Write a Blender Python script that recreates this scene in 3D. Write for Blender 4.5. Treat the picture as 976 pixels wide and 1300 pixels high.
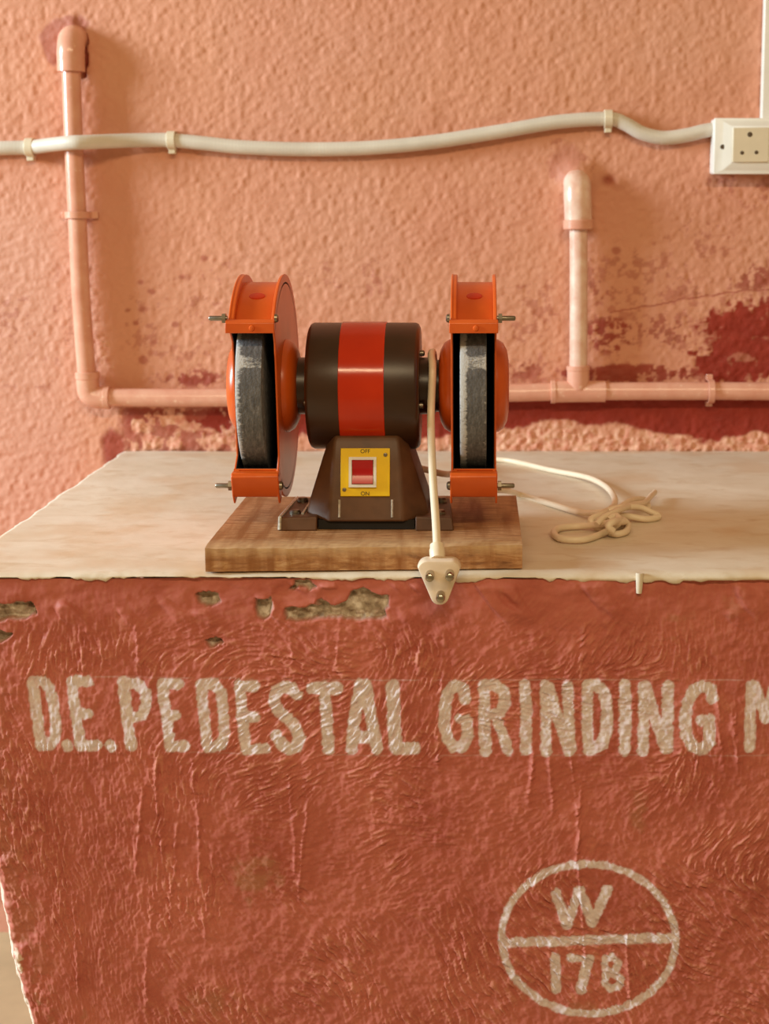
import bpy, bmesh, math, random
import numpy as np
from mathutils import Vector, Matrix

for o in list(bpy.data.objects):
    bpy.data.objects.remove(o, do_unlink=True)
S = bpy.context.scene
C = S.collection
random.seed(4)

# ------------------------------------------------------------------ camera
F, CX, CY, PITCH = 1900.0, 602.0, 557.0, math.radians(8.65)
CAM = Vector((0.0, -1.9, 0.305))
cd = bpy.data.cameras.new('camera')
cd.sensor_fit = 'AUTO'; cd.sensor_width = 36.0
cd.lens = F * 36.0 / 1300.0
cd.shift_x = (488.0 - CX) / 1300.0
cd.shift_y = (CY - 650.0) / 1300.0
cd.clip_start = 0.05; cd.clip_end = 100
cd.dof.use_dof = True; cd.dof.focus_distance = 1.30; cd.dof.aperture_fstop = 9.0
cam = bpy.data.objects.new('camera', cd); C.objects.link(cam)
cam.location = CAM
cam.rotation_euler = (math.pi / 2 - PITCH, 0, 0)
S.camera = cam

# ------------------------------------------------------------------ light
W = bpy.data.worlds.new('world'); S.world = W; W.use_nodes = True
bg = W.node_tree.nodes['Background']
bg.inputs[0].default_value = (1.0, 0.69, 0.31, 1)
bg.inputs[1].default_value = 0.34

def area(name, loc, target, sx, sy, power, col):
    l = bpy.data.lights.new(name, 'AREA'); l.shape = 'RECTANGLE'
    l.size = sx; l.size_y = sy; l.energy = power; l.color = col
    o = bpy.data.objects.new(name, l); C.objects.link(o)
    o.location = loc
    d = Vector(target) - Vector(loc)
    o.rotation_euler = d.to_track_quat('-Z', 'Y').to_euler()
    return o
# daylight from the window in the side of the room, low and grazing along the wall
area('window_daylight', (-3.0, -0.90, 0.98), (0, -0.35, 0.1), 0.75, 1.0, 172, (0.74, 0.92, 1.0))
# lamp tube high up in the room behind the camera
area('room_tube_lamp', (0.1, -3.0, 1.80), (0, 0, 0.1), 2.4, 0.13, 43, (1.0, 0.77, 0.46))

S.view_settings.view_transform = 'Standard'
S.view_settings.look = 'None'
S.view_settings.gamma = 1.0
S.view_settings.use_curve_mapping = False
S.view_settings.exposure = -0.22

# ------------------------------------------------------------------ geometry of the place
cp, sp = math.cos(PITCH), math.sin(PITCH)
def ray(u, v):
    a = (u - CX) / F; b = -(v - CY) / F
    return Vector((a, cp + b * sp, -sp + b * cp))
def at(u, v, Y):
    r = ray(u, v); t = (Y - CAM.y) / r.y
    return CAM + r * t
def atz(u, v, Z):
    r = ray(u, v); t = (Z - CAM.z) / r.z
    return CAM + r * t
def proj(x, y, z):
    dx, dy, dz = x - CAM.x, y - CAM.y, z - CAM.z
    d = dy * cp - dz * sp
    up = dy * sp + dz * cp
    return CX + F * dx / d, CY - F * up / d

YF = -0.654          # front face of the bench
XL = -0.447          # left end of the bench

# ------------------------------------------------------------------ numpy noise
def vnoise(x, y, seed):
    rs = np.random.RandomState(seed)
    T = rs.rand(256, 256).astype(np.float32)
    xi = np.floor(x).astype(int); yi = np.floor(y).astype(int)
    fx = (x - xi); fy = (y - yi)
    fx = fx * fx * fx * (fx * (fx * 6 - 15) + 10); fy = fy * fy * fy * (fy * (fy * 6 - 15) + 10)
    a = T[xi & 255, yi & 255]; b = T[(xi + 1) & 255, yi & 255]
    c = T[xi & 255, (yi + 1) & 255]; d = T[(xi + 1) & 255, (yi + 1) & 255]
    return (a * (1 - fx) + b * fx) * (1 - fy) + (c * (1 - fx) + d * fx) * fy
def fbm(x, y, scale, octv, seed, gain=0.5):
    s = 0.0; amp = 1.0; tot = 0.0; k = 1.0 / scale
    for i in range(octv):
        s = s + amp * vnoise(x * k + 17.3 * i, y * k + 9.1 * i, seed + i); tot += amp; amp *= gain; k *= 2.03
    return s / tot
def smooth(a, b, x):
    t = np.clip((x - a) / (b - a), 0, 1); return t * t * (3 - 2 * t)
def seg_dist(px, py, pts):
    best = np.full(px.shape, 1e9, np.float32)
    for (ax, ay), (bx, by) in zip(pts[:-1], pts[1:]):
        dx, dy = bx - ax, by - ay; L = dx * dx + dy * dy + 1e-9
        t = np.clip(((px - ax) * dx + (py - ay) * dy) / L, 0, 1)
        best = np.minimum(best, np.hypot(px - ax - t * dx, py - ay - t * dy))
    return best
def in_poly(px, py, poly):
    r = np.zeros(px.shape, bool); n = len(poly)
    for i in range(n):
        x1, y1 = poly[i]; x2, y2 = poly[(i + 1) % n]
        if y1 == y2: continue
        c = ((y1 > py) != (y2 > py)) & (px < (x2 - x1) * (py - y1) / (y2 - y1) + x1)
        r ^= c
    return r
def poly_mask(px, py, poly, soft):
    """soft mask of a closed outline, 1 inside"""
    d = seg_dist(px, py, list(poly) + [poly[0]])
    d = np.where(in_poly(px, py, poly), d, -d)
    return smooth(-soft, soft, d)

# ------------------------------------------------------------------ materials
def srgb(r, g, b):
    f = lambda c: (c / 255 / 12.92) if c / 255 <= 0.04045 else ((c / 255 + 0.055) / 1.055) ** 2.4
    return (f(r), f(g), f(b), 1.0)
class Mat:
    def __init__(s, name):
        s.m = bpy.data.materials.new(name); s.m.use_nodes = True
        s.t = s.m.node_tree; s.n = s.t.nodes; s.l = s.t.links
        s.b = s.n['Principled BSDF']
        s.tc = s.n.new('ShaderNodeTexCoord')
    def noise(s, scale, detail=4, rough=0.55, stretch=None, dist=0.0, coord='Object'):
        n = s.n.new('ShaderNodeTexNoise'); n.inputs['Scale'].default_value = scale
        n.inputs['Detail'].default_value = detail; n.inputs['Roughness'].default_value = rough
        n.inputs['Distortion'].default_value = dist
        if stretch:
            mp = s.n.new('ShaderNodeMapping'); mp.inputs['Scale'].default_value = stretch
            s.l.new(s.tc.outputs[coord], mp.inputs[0]); s.l.new(mp.outputs[0], n.inputs['Vector'])
        else:
            s.l.new(s.tc.outputs[coord], n.inputs['Vector'])
        return n.outputs['Fac']
    def ramp(s, fac, *stops):
        r = s.n.new('ShaderNodeValToRGB'); e = r.color_ramp.elements
        while len(e) < len(stops): e.new(0.5)
        for i, (p, c) in enumerate(stops): e[i].position = p; e[i].color = c
        s.l.new(fac, r.inputs[0]); return r.outputs[0]
    def mix(s, fac, a, b, mode='MIX'):
        n = s.n.new('ShaderNodeMix'); n.data_type = 'RGBA'; n.blend_type = mode
        for sock, v in ((n.inputs[0], fac), (n.inputs[6], a), (n.inputs[7], b)):
            if hasattr(v, 'links') or isinstance(v, bpy.types.NodeSocket): s.l.new(v, sock)
            else: sock.default_value = v
        return n.outputs[2]
    def math(s, op, a, b=None):
        n = s.n.new('ShaderNodeMath'); n.operation = op
        for sock, v in zip(n.inputs, (a, b)):
            if v is None: continue
            if isinstance(v, bpy.types.NodeSocket): s.l.new(v, sock)
            else: sock.default_value = v
        return n.outputs[0]
    def attr(s, name):
        n = s.n.new('ShaderNodeAttribute'); n.attribute_name = name
        return n.outputs['Fac']
    def bump(s, h, strength=0.3, dist=0.001):
        n = s.n.new('ShaderNodeBump'); n.inputs['Strength'].default_value = strength
        n.inputs['Distance'].default_value = dist
        s.l.new(h, n.inputs['Height']); s.l.new(n.outputs[0], s.b.inputs['Normal'])
    def col(s, c):
        if isinstance(c, bpy.types.NodeSocket): s.l.new(c, s.b.inputs['Base Color'])
        else: s.b.inputs['Base Color'].default_value = c
    def set(s, rough=0.5, metal=0.0, spec=0.5, coat=0.0):
        s.b.inputs['Roughness'].default_value = rough; s.b.inputs['Metallic'].default_value = metal
        s.b.inputs['Specular IOR Level'].default_value = spec; s.b.inputs['Coat Weight'].default_value = coat
        return s.m
def plain(name, c, rough=0.5, metal=0.0, spec=0.5, var=0.12, scale=60, bump=0.0):
    m = Mat(name)
    n = m.noise(scale, 4)
    d = tuple(x * (1 - var) for x in c[:3]) + (1,); l = tuple(min(1, x * (1 + var)) for x in c[:3]) + (1,)
    m.col(m.ramp(n, (0.3, d), (0.7, l)))
    if bump: m.bump(n, bump, 0.0006)
    return m.set(rough, metal, spec)

# wall: salmon paint over stucco, red older coat and pale peeled skin given by vertex masks
m = Mat('salmon_wall_paint')
c = m.ramp(m.noise(5, 5), (0.3, srgb(210, 144, 118)), (0.7, srgb(216, 154, 124)))
c = m.mix(m.attr('rose'), c, srgb(214, 157, 135))
c = m.mix(m.attr('stain'), c, m.ramp(m.noise(30, 5), (0.3, srgb(136, 39, 24)), (0.7, srgb(156, 52, 36))))
c = m.mix(m.attr('peel'), c, m.ramp(m.noise(90, 4), (0.3, srgb(206, 130, 105)), (0.7, srgb(236, 188, 160))))
m.col(c); m.bump(m.noise(420, 3), 0.25, 0.0008)
M_WALL = m.set(0.62, 0, 0.35)

# bench front: brick red paint, pale lettering, chips down to grey plaster
m = Mat('brick_red_plaster_paint')
c = m.ramp(m.noise(14, 5), (0.3, srgb(172, 86, 72)), (0.72, srgb(200, 114, 98)))
c = m.mix(m.math('MULTIPLY', m.attr('rub_highlight'), 0.55), c, srgb(208, 138, 110))  # ridges lightened: rubbed paint plus highlights put into the colour
c = m.mix(m.math('MULTIPLY', m.attr('worn'), 0.75), c, srgb(176, 122, 92))
lt = m.ramp(m.noise(160, 4), (0.3, srgb(214, 196, 198)), (0.7, srgb(232, 218, 220)))
c = m.mix(m.attr('letter'), c, lt)
ch = m.ramp(m.noise(120, 5), (0.28, srgb(128, 110, 92)), (0.48, srgb(180, 164, 144)), (0.68, srgb(228, 218, 204)))
c = m.mix(m.attr('chip'), c, ch)
c = m.mix(m.attr('lime'), c, srgb(236, 214, 196))
m.col(c); m.bump(m.noise(700, 3), 0.2, 0.0006)
M_FRONT = m.set(0.6, 0, 0.35)

m = Mat('cream_cement_screed')
c = m.ramp(m.noise(8, 6, 0.6, (0.8, 1.2, 1), 0.8), (0.25, srgb(212, 196, 172)), (0.5, srgb(221, 207, 187)), (0.75, srgb(230, 219, 202)))
c = m.mix(m.ramp(m.noise(34, 6, 0.65, (0.6, 1.1, 1), 0.5), (0.52, (0, 0, 0, 1)), (0.72, (1, 1, 1, 1))), c, srgb(206, 184, 156))
c = m.mix(m.attr('rust'), c, srgb(206, 172, 134))
m.col(c); m.bump(m.noise(120, 6, 0.6, (0.6, 1.2, 1)), 0.3, 0.001)
M_SLAB = m.set(0.55, 0, 0.4)

m = Mat('sawn_plank_wood')
g = m.noise(30, 6, 0.65, (1.2, 12.0, 7.0), 0.5)
c = m.ramp(g, (0.3, srgb(120, 78, 48)), (0.5, srgb(176, 124, 80)), (0.7, srgb(206, 164, 120)))
c = m.mix(m.ramp(m.noise(12, 4, 0.5, (7, 0.6, 0.6)), (0.45, (0, 0, 0, 1)), (0.65, (1, 1, 1, 1))), c, srgb(146, 92, 50))
c = m.mix(m.attr('edge'), c, srgb(206, 170, 128))
m.col(c); m.bump(g, 0.5, 0.002)
M_WOOD = m.set(0.6, 0, 0.3)

def paint(name, a, b, rough, scale=30, chips=None):
    m = Mat(name)
    c = m.ramp(m.noise(scale, 5), (0.3, a), (0.7, b))
    if chips:
        c = m.mix(m.ramp(m.noise(110, 5, 0.6), (0.66, (0, 0, 0, 1)), (0.72, (1, 1, 1, 1))), c, chips)
    m.col(c); m.bump(m.noise(90, 3), 0.08, 0.001)
    return m.set(rough, 0, 0.5)
M_ORANGE = paint('orange_guard_enamel', srgb(200, 80, 22), srgb(214, 94, 30), 0.30, 30)
M_RED = paint('red_orange_band_enamel', srgb(186, 40, 7), srgb(200, 50, 11), 0.15, 18)
M_BROWN = paint('dark_brown_enamel', srgb(50, 29, 17), srgb(64, 38, 22), 0.33, 25)
M_BASE = paint('brown_cast_iron_paint', srgb(82, 52, 32), srgb(106, 70, 44), 0.5, 45)
M_SHADE = plain('painted_shade_black', srgb(22, 17, 14), 0.7)  # black painted as shade, inside the guards and under the base
M_STEEL = plain('dull_steel', srgb(150, 140, 126), 0.35, 1.0)
M_BRIGHT = plain('bare_metal_edge', srgb(206, 196, 182), 0.45, 0.6, var=0.35, scale=350)
M_PIN = plain('nickel_pin', srgb(176, 166, 150), 0.22, 1.0)
M_YELLOW = plain('yellow_switch_plate', srgb(238, 196, 6), 0.4, var=0.05)
M_SWRED = plain('red_rocker_plastic', srgb(178, 16, 22), 0.22, var=0.05)
M_WHITE = plain('white_plastic', srgb(234, 230, 222), 0.35, var=0.03)
M_CREAMP = plain('cream_socket_plastic', srgb(222, 208, 182), 0.4, var=0.03)
M_CORD = plain('white_cord_rubber', srgb(232, 214, 188), 0.38, var=0.04)
M_PLUG = plain('ivory_plug_plastic', srgb(230, 208, 184), 0.35, var=0.05)
M_INK = plain('dark_print_ink', srgb(60, 48, 20), 0.6)
M_HOLE = plain('dark_hole', srgb(88, 70, 50), 0.8)

m = Mat('ribbed_white_conduit')
c = m.ramp(m.noise(22, 4), (0.3, srgb(204, 194, 180)), (0.7, srgb(218, 209, 196)))
m.col(c)
wv = m.n.new('ShaderNodeTexWave'); wv.inputs['Scale'].default_value = 75
m.l.new(m.tc.outputs['Object'], wv.inputs['Vector'])
m.bump(wv.outputs['Fac'], 0.05, 0.0008)
M_CONDUIT = m.set(0.42, 0, 0.4)

m = Mat('painted_pink_pipe')
c = m.ramp(m.noise(35, 5), (0.3, srgb(216, 150, 126)), (0.7, srgb(228, 172, 148)))
c = m.mix(m.ramp(m.noise(140, 5, 0.65), (0.63, (0, 0, 0, 1)), (0.7, (1, 1, 1, 1))), c, srgb(236, 196, 170))
m.col(c); m.bump(m.noise(110, 4), 0.10, 0.001)
M_PIPE = m.set(0.22, 0, 0.6)
m = Mat('rubbed_pale_pipe')
c = m.ramp(m.noise(60, 5), (0.3, srgb(222, 172, 150)), (0.7, srgb(240, 212, 194)))
m.col(c); m.bump(m.noise(150, 5), 0.35, 0.001)
M_PIPE2 = m.set(0.30, 0, 0.55)

m = Mat('grey_grinding_stone')
g = m.noise(130, 5, 0.7, (3.0, 1, 1))
c = m.ramp(g, (0.3, srgb(78, 76, 78)), (0.55, srgb(104, 102, 104)), (0.75, srgb(132, 128, 130)))
e = m.attr('wear')
e2 = m.ramp(m.math('ADD', e, m.math('MULTIPLY', m.math('SUBTRACT', m.noise(160, 4, 0.7, (1.0, 1, 2.5)), 0.5), 1.3)), (0.45, (0, 0, 0, 1)), (0.75, (1, 1, 1, 1)))
c = m.mix(m.math('MULTIPLY', e2, 0.85), c, srgb(200, 198, 198))
m.col(c); m.bump(m.noise(500, 3), 0.5, 0.001)
M_STONE = m.set(0.85, 0, 0.2)
M_FLOOR = plain('beige_cement_floor', srgb(178, 158, 122), 0.8, var=0.15, scale=8)

# ------------------------------------------------------------------ object helpers
def link(name, me, mat, parent=None, smooth_f=True, bevel=0.0):
    o = bpy.data.objects.new(name, me); C.objects.link(o)
    if mat: me.materials.append(mat)
    if parent:
        o.parent = parent
        o.matrix_parent_inverse = Matrix.Translation(parent.location).inverted()
    if bevel:
        b = o.modifiers.new('bevel', 'BEVEL'); b.width = bevel; b.segments = 3; b.limit_method = 'ANGLE'
        b.angle_limit = math.radians(40)
    if smooth_f:
        for p in me.polygons: p.use_smooth = True
        me.set_sharp_from_angle(angle=math.radians(38))
    return o
def thing(name, label, cat, loc):
    o = bpy.data.objects.new(name, None); C.objects.link(o); o.location = loc
    o.empty_display_size = 0.02
    o['label'] = label; o['category'] = cat
    return o
def tag(o, label, cat):
    o['label'] = label; o['category'] = cat
def from_bm(name, bm, mat, parent=None, smooth_f=True, bevel=0.0):
    bmesh.ops.recalc_face_normals(bm, faces=bm.faces)
    me = bpy.data.meshes.new(name); bm.to_mesh(me); bm.free()
    return link(name, me, mat, parent, smooth_f, bevel)
def bm_box(bm, c, s, rot=None):
    r = bmesh.ops.create_cube(bm, size=1.0)
    M = Matrix.Translation(c) @ (rot.to_4x4() if rot else Matrix()) @ Matrix.Diagonal((s[0], s[1], s[2], 1))
    bmesh.ops.transform(bm, matrix=M, verts=r['verts'])
def box(name, c, s, mat, parent=None, rot=None, bevel=0.0):
    bm = bmesh.new(); bm_box(bm, Vector(c), s, rot)
    return from_bm(name, bm, mat, parent, True, bevel)
def lathe(bm, prof, origin, axis='X', n=48, caps=True):
    """prof: list of (t along axis, radius)"""
    o = Vector(origin); rings = []
    for t, r in prof:
        ring = []
        for i in range(n):
            a = 2 * math.pi * i / n; p, q = r * math.cos(a), r * math.sin(a)
            v = {'X': (t, p, q), 'Y': (p, t, q), 'Z': (p, q, t)}[axis]
            ring.append(bm.verts.new(o + Vector(v)))
        rings.append(ring)
    for A, B in zip(rings[:-1], rings[1:]):
        for i in range(n):
            bm.faces.new((A[i], A[(i + 1) % n], B[(i + 1) % n], B[i]))
    if caps:
        bm.faces.new(rings[0]); bm.faces.new(rings[-1])
def lath(name, prof, origin, mat, parent, axis='X', n=48):
    bm = bmesh.new(); lathe(bm, prof, origin, axis, n)
    return from_bm(name, bm, mat, parent)
def catmull(pts, k=8):
    P = [Vector(p) for p in pts]; P = [2 * P[0] - P[1]] + P + [2 * P[-1] - P[-2]]
    out = []
    for i in range(1, len(P) - 2):
        for j in range(k):
            t = j / k; a, b, c, d = P[i - 1], P[i], P[i + 1], P[i + 2]
            out.append(0.5 * ((2 * b) + (c - a) * t + (2 * a - 5 * b + 4 * c - d) * t * t + (3 * b - a - 3 * c + d) * t ** 3))
    out.append(P[-2]); return out
def tube(bm, pts, r, n=12):
    pts = [Vector(p) for p in pts]; rings = []
    t0 = (pts[1] - pts[0]).normalized()
    nrm = t0.orthogonal().normalized()
    for i, p in enumerate(pts):
        t = (pts[min(i + 1, len(pts) - 1)] - pts[max(i - 1, 0)]).normalized()
        nrm = (nrm - t * nrm.dot(t)).normalized(); b = t.cross(nrm)
        rr = r(i / (len(pts) - 1)) if callable(r) else r
        rings.append([bm.verts.new(p + (nrm * math.cos(2 * math.pi * k / n) + b * math.sin(2 * math.pi * k / n)) * rr) for k in range(n)])
    for A, B in zip(rings[:-1], rings[1:]):
        for k in range(n): bm.faces.new((A[k], A[(k + 1) % n], B[(k + 1) % n], B[k]))
    bm.faces.new(rings[0]); bm.faces.new(rings[-1])
def tub(name, pts, r, mat, parent, k=8, n=12, curve=True):
    bm = bmesh.new(); tube(bm, catmull(pts, k) if curve else pts, r, n)
    return from_bm(name, bm, mat, parent)
def prism_x(bm, prof, x0, x1):
    """extrude a (y, z) outline between x0 and x1"""
    A = [bm.verts.new((x0, y, z)) for y, z in prof]; B = [bm.verts.new((x1, y, z)) for y, z in prof]
    n = len(prof)
    for i in range(n): bm.faces.new((A[i], A[(i + 1) % n], B[(i + 1) % n], B[i]))
    bm.faces.new(A); bm.faces.new(list(reversed(B)))
def loft(bm, secs, cap=True):
    R = [[bm.verts.new(p) for p in s] for s in secs]; n = len(secs[0])
    for A, B in zip(R[:-1], R[1:]):
        for i in range(n): bm.faces.new((A[i], A[(i + 1) % n], B[(i + 1) % n], B[i]))
    if cap: bm.faces.new(R[0]); bm.faces.new(R[-1])
def grid_mesh(name, X, Y, Z):
    """X, Y, Z arrays (rows, cols) -> mesh"""
    r, c = X.shape
    me = bpy.data.meshes.new(name)
    co = np.stack([X, Y, Z], -1).reshape(-1, 3).astype(np.float32)
    idx = np.arange(r * c).reshape(r, c)
    q = np.stack([idx[:-1, :-1], idx[1:, :-1], idx[1:, 1:], idx[:-1, 1:]], -1).reshape(-1, 4)
    me.vertices.add(len(co)); me.vertices.foreach_set('co', co.ravel())
    me.loops.add(q.size); me.loops.foreach_set('vertex_index', q.ravel().astype(np.int32))
    me.polygons.add(len(q)); me.polygons.foreach_set('loop_start', np.arange(0, q.size, 4, dtype=np.int32))
    me.update(calc_edges=True); me.validate()
    me.polygons.foreach_set('use_smooth', np.ones(len(q), bool))
    return me
def set_attr(me, name, arr):
    a = me.attributes.new(name, 'FLOAT', 'POINT')
    a.data.foreach_set('value', np.ascontiguousarray(arr, np.float32).ravel())

# ------------------------------------------------------------------ back wall
xs = np.concatenate([np.linspace(-2.6, -1.1, 30)[:-1], np.linspace(-1.1, -0.66, 100)[:-1], np.arange(-0.66, 0.40, 0.0017), np.linspace(0.40, 0.8, 90)[:-1], np.linspace(0.8, 2.0, 30)])
zs = np.concatenate([np.linspace(-0.66, -0.14, 115)[:-1], np.arange(-0.14, 0.60, 0.0017), np.linspace(0.60, 1.6, 16)])
X, Z = np.meshgrid(xs, zs)
U, V = proj(X, 0.0, Z)
bump1 = fbm(X, Z, 0.0066, 2, 11, 0.55)
bump2 = fbm(X, Z, 0.030, 3, 21, 0.5)
calm = fbm(X, Z, 0.16, 2, 31)
H = 0.0019 * (bump1 - 0.5) + 0.0016 * (bump2 - 0.5) * smooth(0.3, 0.7, calm) + 0.006 * (fbm(X, Z, 0.3, 2, 41) - 0.5)
n1 = fbm(X, Z, 0.020, 4, 51); n2 = fbm(X, Z, 0.045, 4, 61); n3 = fbm(X, Z, 0.009, 3, 71)
def blob(u, v, ru, rv): return np.clip(1.15 - np.hypot((U - u) / ru, (V - v) / rv), 0, 1)
stain = np.zeros_like(X)
def add(mask, thr, soft=0.06, n=None):
    global stain
    stain = np.maximum(stain, (0.55 if n is not None else 0.85) * smooth(thr - soft * 1.8, thr + soft * 1.8, mask * 0.6 + (0.55 * n3 + 0.45 * n1) * 0.80))
band = smooth(140, 170, U) * smooth(508, 514, V) * (1 - smooth(548 - 10, 556, V + 30 * (n2 - 0.5)))
low = np.interp(U, [130, 210, 300, 420, 560, 640, 700, 770, 860, 905, 976, 1100], [533, 535, 552, 560, 552, 545, 535, 540, 556, 562, 548, 550])
red_top = 503 + 35 * smooth(330, 200, U)
band = smooth(150, 185, U + 60 * (n1 - 0.5)) * smooth(red_top - 6, red_top + 4, V + 26 * (n1 - .5)) * (1 - smooth(low - 3, low + 3, V + 22 * (n1 - 0.5)))
stain = np.maximum(stain, band)
strip = smooth(150, 190, U) * smooth(543, 549, V + 8 * (n1 - .5)) * (1 - smooth(553, 558, V + 8 * (n1 - .5))) * smooth(0.46, 0.56, n2)
stain = np.maximum(stain, 0.85 * strip * smooth(420, 300, U))
stain = np.maximum(stain, poly_mask(U, V, [(128, 556), (140, 543), (156, 552), (162, 566), (152, 588), (132, 590)], 5) * 0.85)
rp = [(905, 398), (935, 388), (990, 380), (1150, 378), (1150, 486), (905, 486), (876, 482), (880, 455), (897, 440), (888, 415)]
jx = 22 * (n1 - 0.5); jy = 22 * (fbm(X, Z, 0.018, 4, 81) - 0.5)
jf = 26 * (fbm(X, Z, 0.007, 3, 331) - .5)
stain = np.maximum(stain, poly_mask(U + jx + jf, V + jy + jf, rp, 5) * (1 - .35 * smooth(.64, .78, fbm(X, Z, .012, 3, 341))))
N = np.clip((0.42 * fbm(X, Z, 0.026, 4, 301) + 0.58 * fbm(X, Z, 0.007, 4, 311, .6) - 0.5) * 2.8 + 0.5, 0, 1)
dens = np.zeros_like(X)
for (a, b, ra, rb, k) in [(775, 425, 50, 36, .70), (800, 474, 130, 16, .95), (845, 420, 70, 40, .50), (880, 312, 75, 52, .34), (955, 352, 50, 30, .55), (890, 365, 90, 34, .40), (760, 370, 36, 30, .48),
                       (800, 345, 80, 50, .34), (940, 240, 80, 30, .24), (245, 480, 62, 18, .60), (235, 455, 60, 45, .28), (215, 410, 85, 80, .16), (270, 390, 50, 100, .22), (420, 345, 110, 30, .20), (680, 400, 60, 80, .2),
                       (665, 470, 50, 22, .52), (40, 420, 90, 130, .13), (722, 205, 40, 36, .34), (480, 350, 60, 40, .14)]:
    r = np.hypot((U - a) / ra, (V - b) / rb); dens = np.maximum(dens, k * (1 - smooth(0.35, 1.15, r)))
stain = np.maximum(stain, (0.38 + 0.5 * smooth(.35, .65, dens)) * smooth(1 - dens - 0.17, 1 - dens + 0.17, N) * smooth(0, .15, dens))
for (a, b, r) in [(178, 358, 5), (192, 370, 5), (180, 392, 6), (221, 412, 5), (184, 457, 7), (216, 478, 6), (258, 328, 5), (230, 352, 5), (170, 410, 4), (162, 394, 4), (196, 434, 5), (783, 318, 7)]:
    stain = np.maximum(stain, 0.55 * smooth(0.2, 0.75, blob(a + 8 * (n1 - .5), b, r * 1.3, r) + 0.7 * (n3 - 0.5)))
mot = fbm(X, Z, 0.016, 4, 321)
mreg = smooth(140, 165, U) * smooth(345, 290, U) * smooth(514, 520, V)
stain = np.maximum(stain, 0.85 * mreg * smooth(.49, .55, mot))
crk = seg_dist(U, V + 8 * (n1 - .5), [(775, 396), (830, 388), (880, 378), (930, 371), (1000, 366)])
stain = np.maximum(stain, 0.7 * smooth(1.6, 0.4, crk))
gap = seg_dist(U + 6 * (n3 - .5), V, [(108, 46), (109, 72), (106, 96)])
stain = np.maximum(stain, 0.9 * smooth(4.0, 1.0, gap)); gapd = smooth(4.5, 1.0, gap)
dent = np.exp(-(np.hypot((U - 772) / 7, (V - 229) / 6) ** 2)); stain = np.maximum(stain, .7 * dent)
rose = smooth(0.45, 0.75, fbm(X, Z, 0.13, 4, 91)) * 0.35
rose = np.maximum(rose, 0.9 * smooth(150, 60, U) * smooth(180, 330, V) )
rose = np.maximum(rose, 0.8 * poly_mask(U + jx * .6, V + jy * .6, [(52, 42), (72, 24), (100, 20), (112, 30), (104, 70), (66, 82), (54, 66)], 3))
stain = np.maximum(stain, 0.55 * poly_mask(U + jx * .6, V + jy * .6, [(52, 42), (72, 24), (98, 20), (110, 30), (104, 70), (66, 82), (54, 66)], 3))
stain = np.maximum(stain, 0.35 * smooth(0.5, 0.75, blob(722, 205, 34, 34) * .6 + n1 * .6))
peel = np.zeros_like(X)
pb = smooth(low - 3, low + 5, V + 22 * (n1 - 0.5)) * smooth(150, 175, U + 30 * (n1 - .5)) * (1 - 0.8 * smooth(.52, .6, n2))
peel = np.maximum(peel, pb)
peel = np.maximum(peel, smooth(0.55, 0.66, n1) * smooth(515, 525, V) * (1 - smooth(540, 548, V)) * smooth(150, 165, U) * smooth(330, 220, U))
peel = np.maximum(peel, 0.55 * poly_mask(U + jx, V + jy * .4, [(113, 340), (128, 420), (145, 468), (120, 470), (112, 400)], 4) * smooth(.42, .55, n3))
peel = np.maximum(peel, 0.8 * mreg * smooth(.47, .41, mot))
H = H + 0.020 * np.exp(-((np.hypot((U - 735) / 21, (V - 226) / 20)) ** 2.4)) * (0.7 + .6 * n1) + 0.010 * np.exp(-(np.hypot((U - 96) / 20, (V - 40) / 14) ** 2)) * (n1 - .2)
H = H - 0.006 * gapd - 0.006 * dent + 0.004 * np.exp(-(np.hypot((U - 785) / 8, (V - 232) / 7) ** 2))
H = H + peel * 0.003 * (bump1 - 0.2) + 0.0015 * stain * (n1 - 0.6)
stain *= smooth(-.07, -.03, Z); peel *= smooth(-.07, -.03, Z)
me = grid_mesh('wall_back', X, -H, Z)
for nme, arr in (('stain', stain), ('peel', peel), ('rose', rose)): set_attr(me, nme, arr)
wall = link('wall_back', me, M_WALL, None, False); wall['kind'] = 'structure'
wall['label'] = 'salmon painted rough stucco wall with red peeling patches'
bm = bmesh.new(); bm_box(bm, Vector((-0.3, -1.5, -0.685)), (4.6, 5.0, 0.05))
fl = from_bm('floor', bm, M_FLOOR); fl['kind'] = 'structure'; fl['label'] = 'beige cement floor below the bench'

# ------------------------------------------------------------------ masonry bench
bench = thing('masonry_bench', 'red-painted plastered masonry bench with cream cement top and stencilled lettering', 'bench', (0.1, -0.327, -0.66))
xs = np.concatenate([np.arange(XL, 0.285, 0.001), np.linspace(0.285, 0.75, 40)])
zs = np.concatenate([np.linspace(-0.66, -0.43, 20)[:-1], np.arange(-0.43, -0.0040, 0.001)])
X, Z = np.meshgrid(xs, zs)
U, V = proj(X, YF, Z)
rows, cols = X.shape
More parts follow.
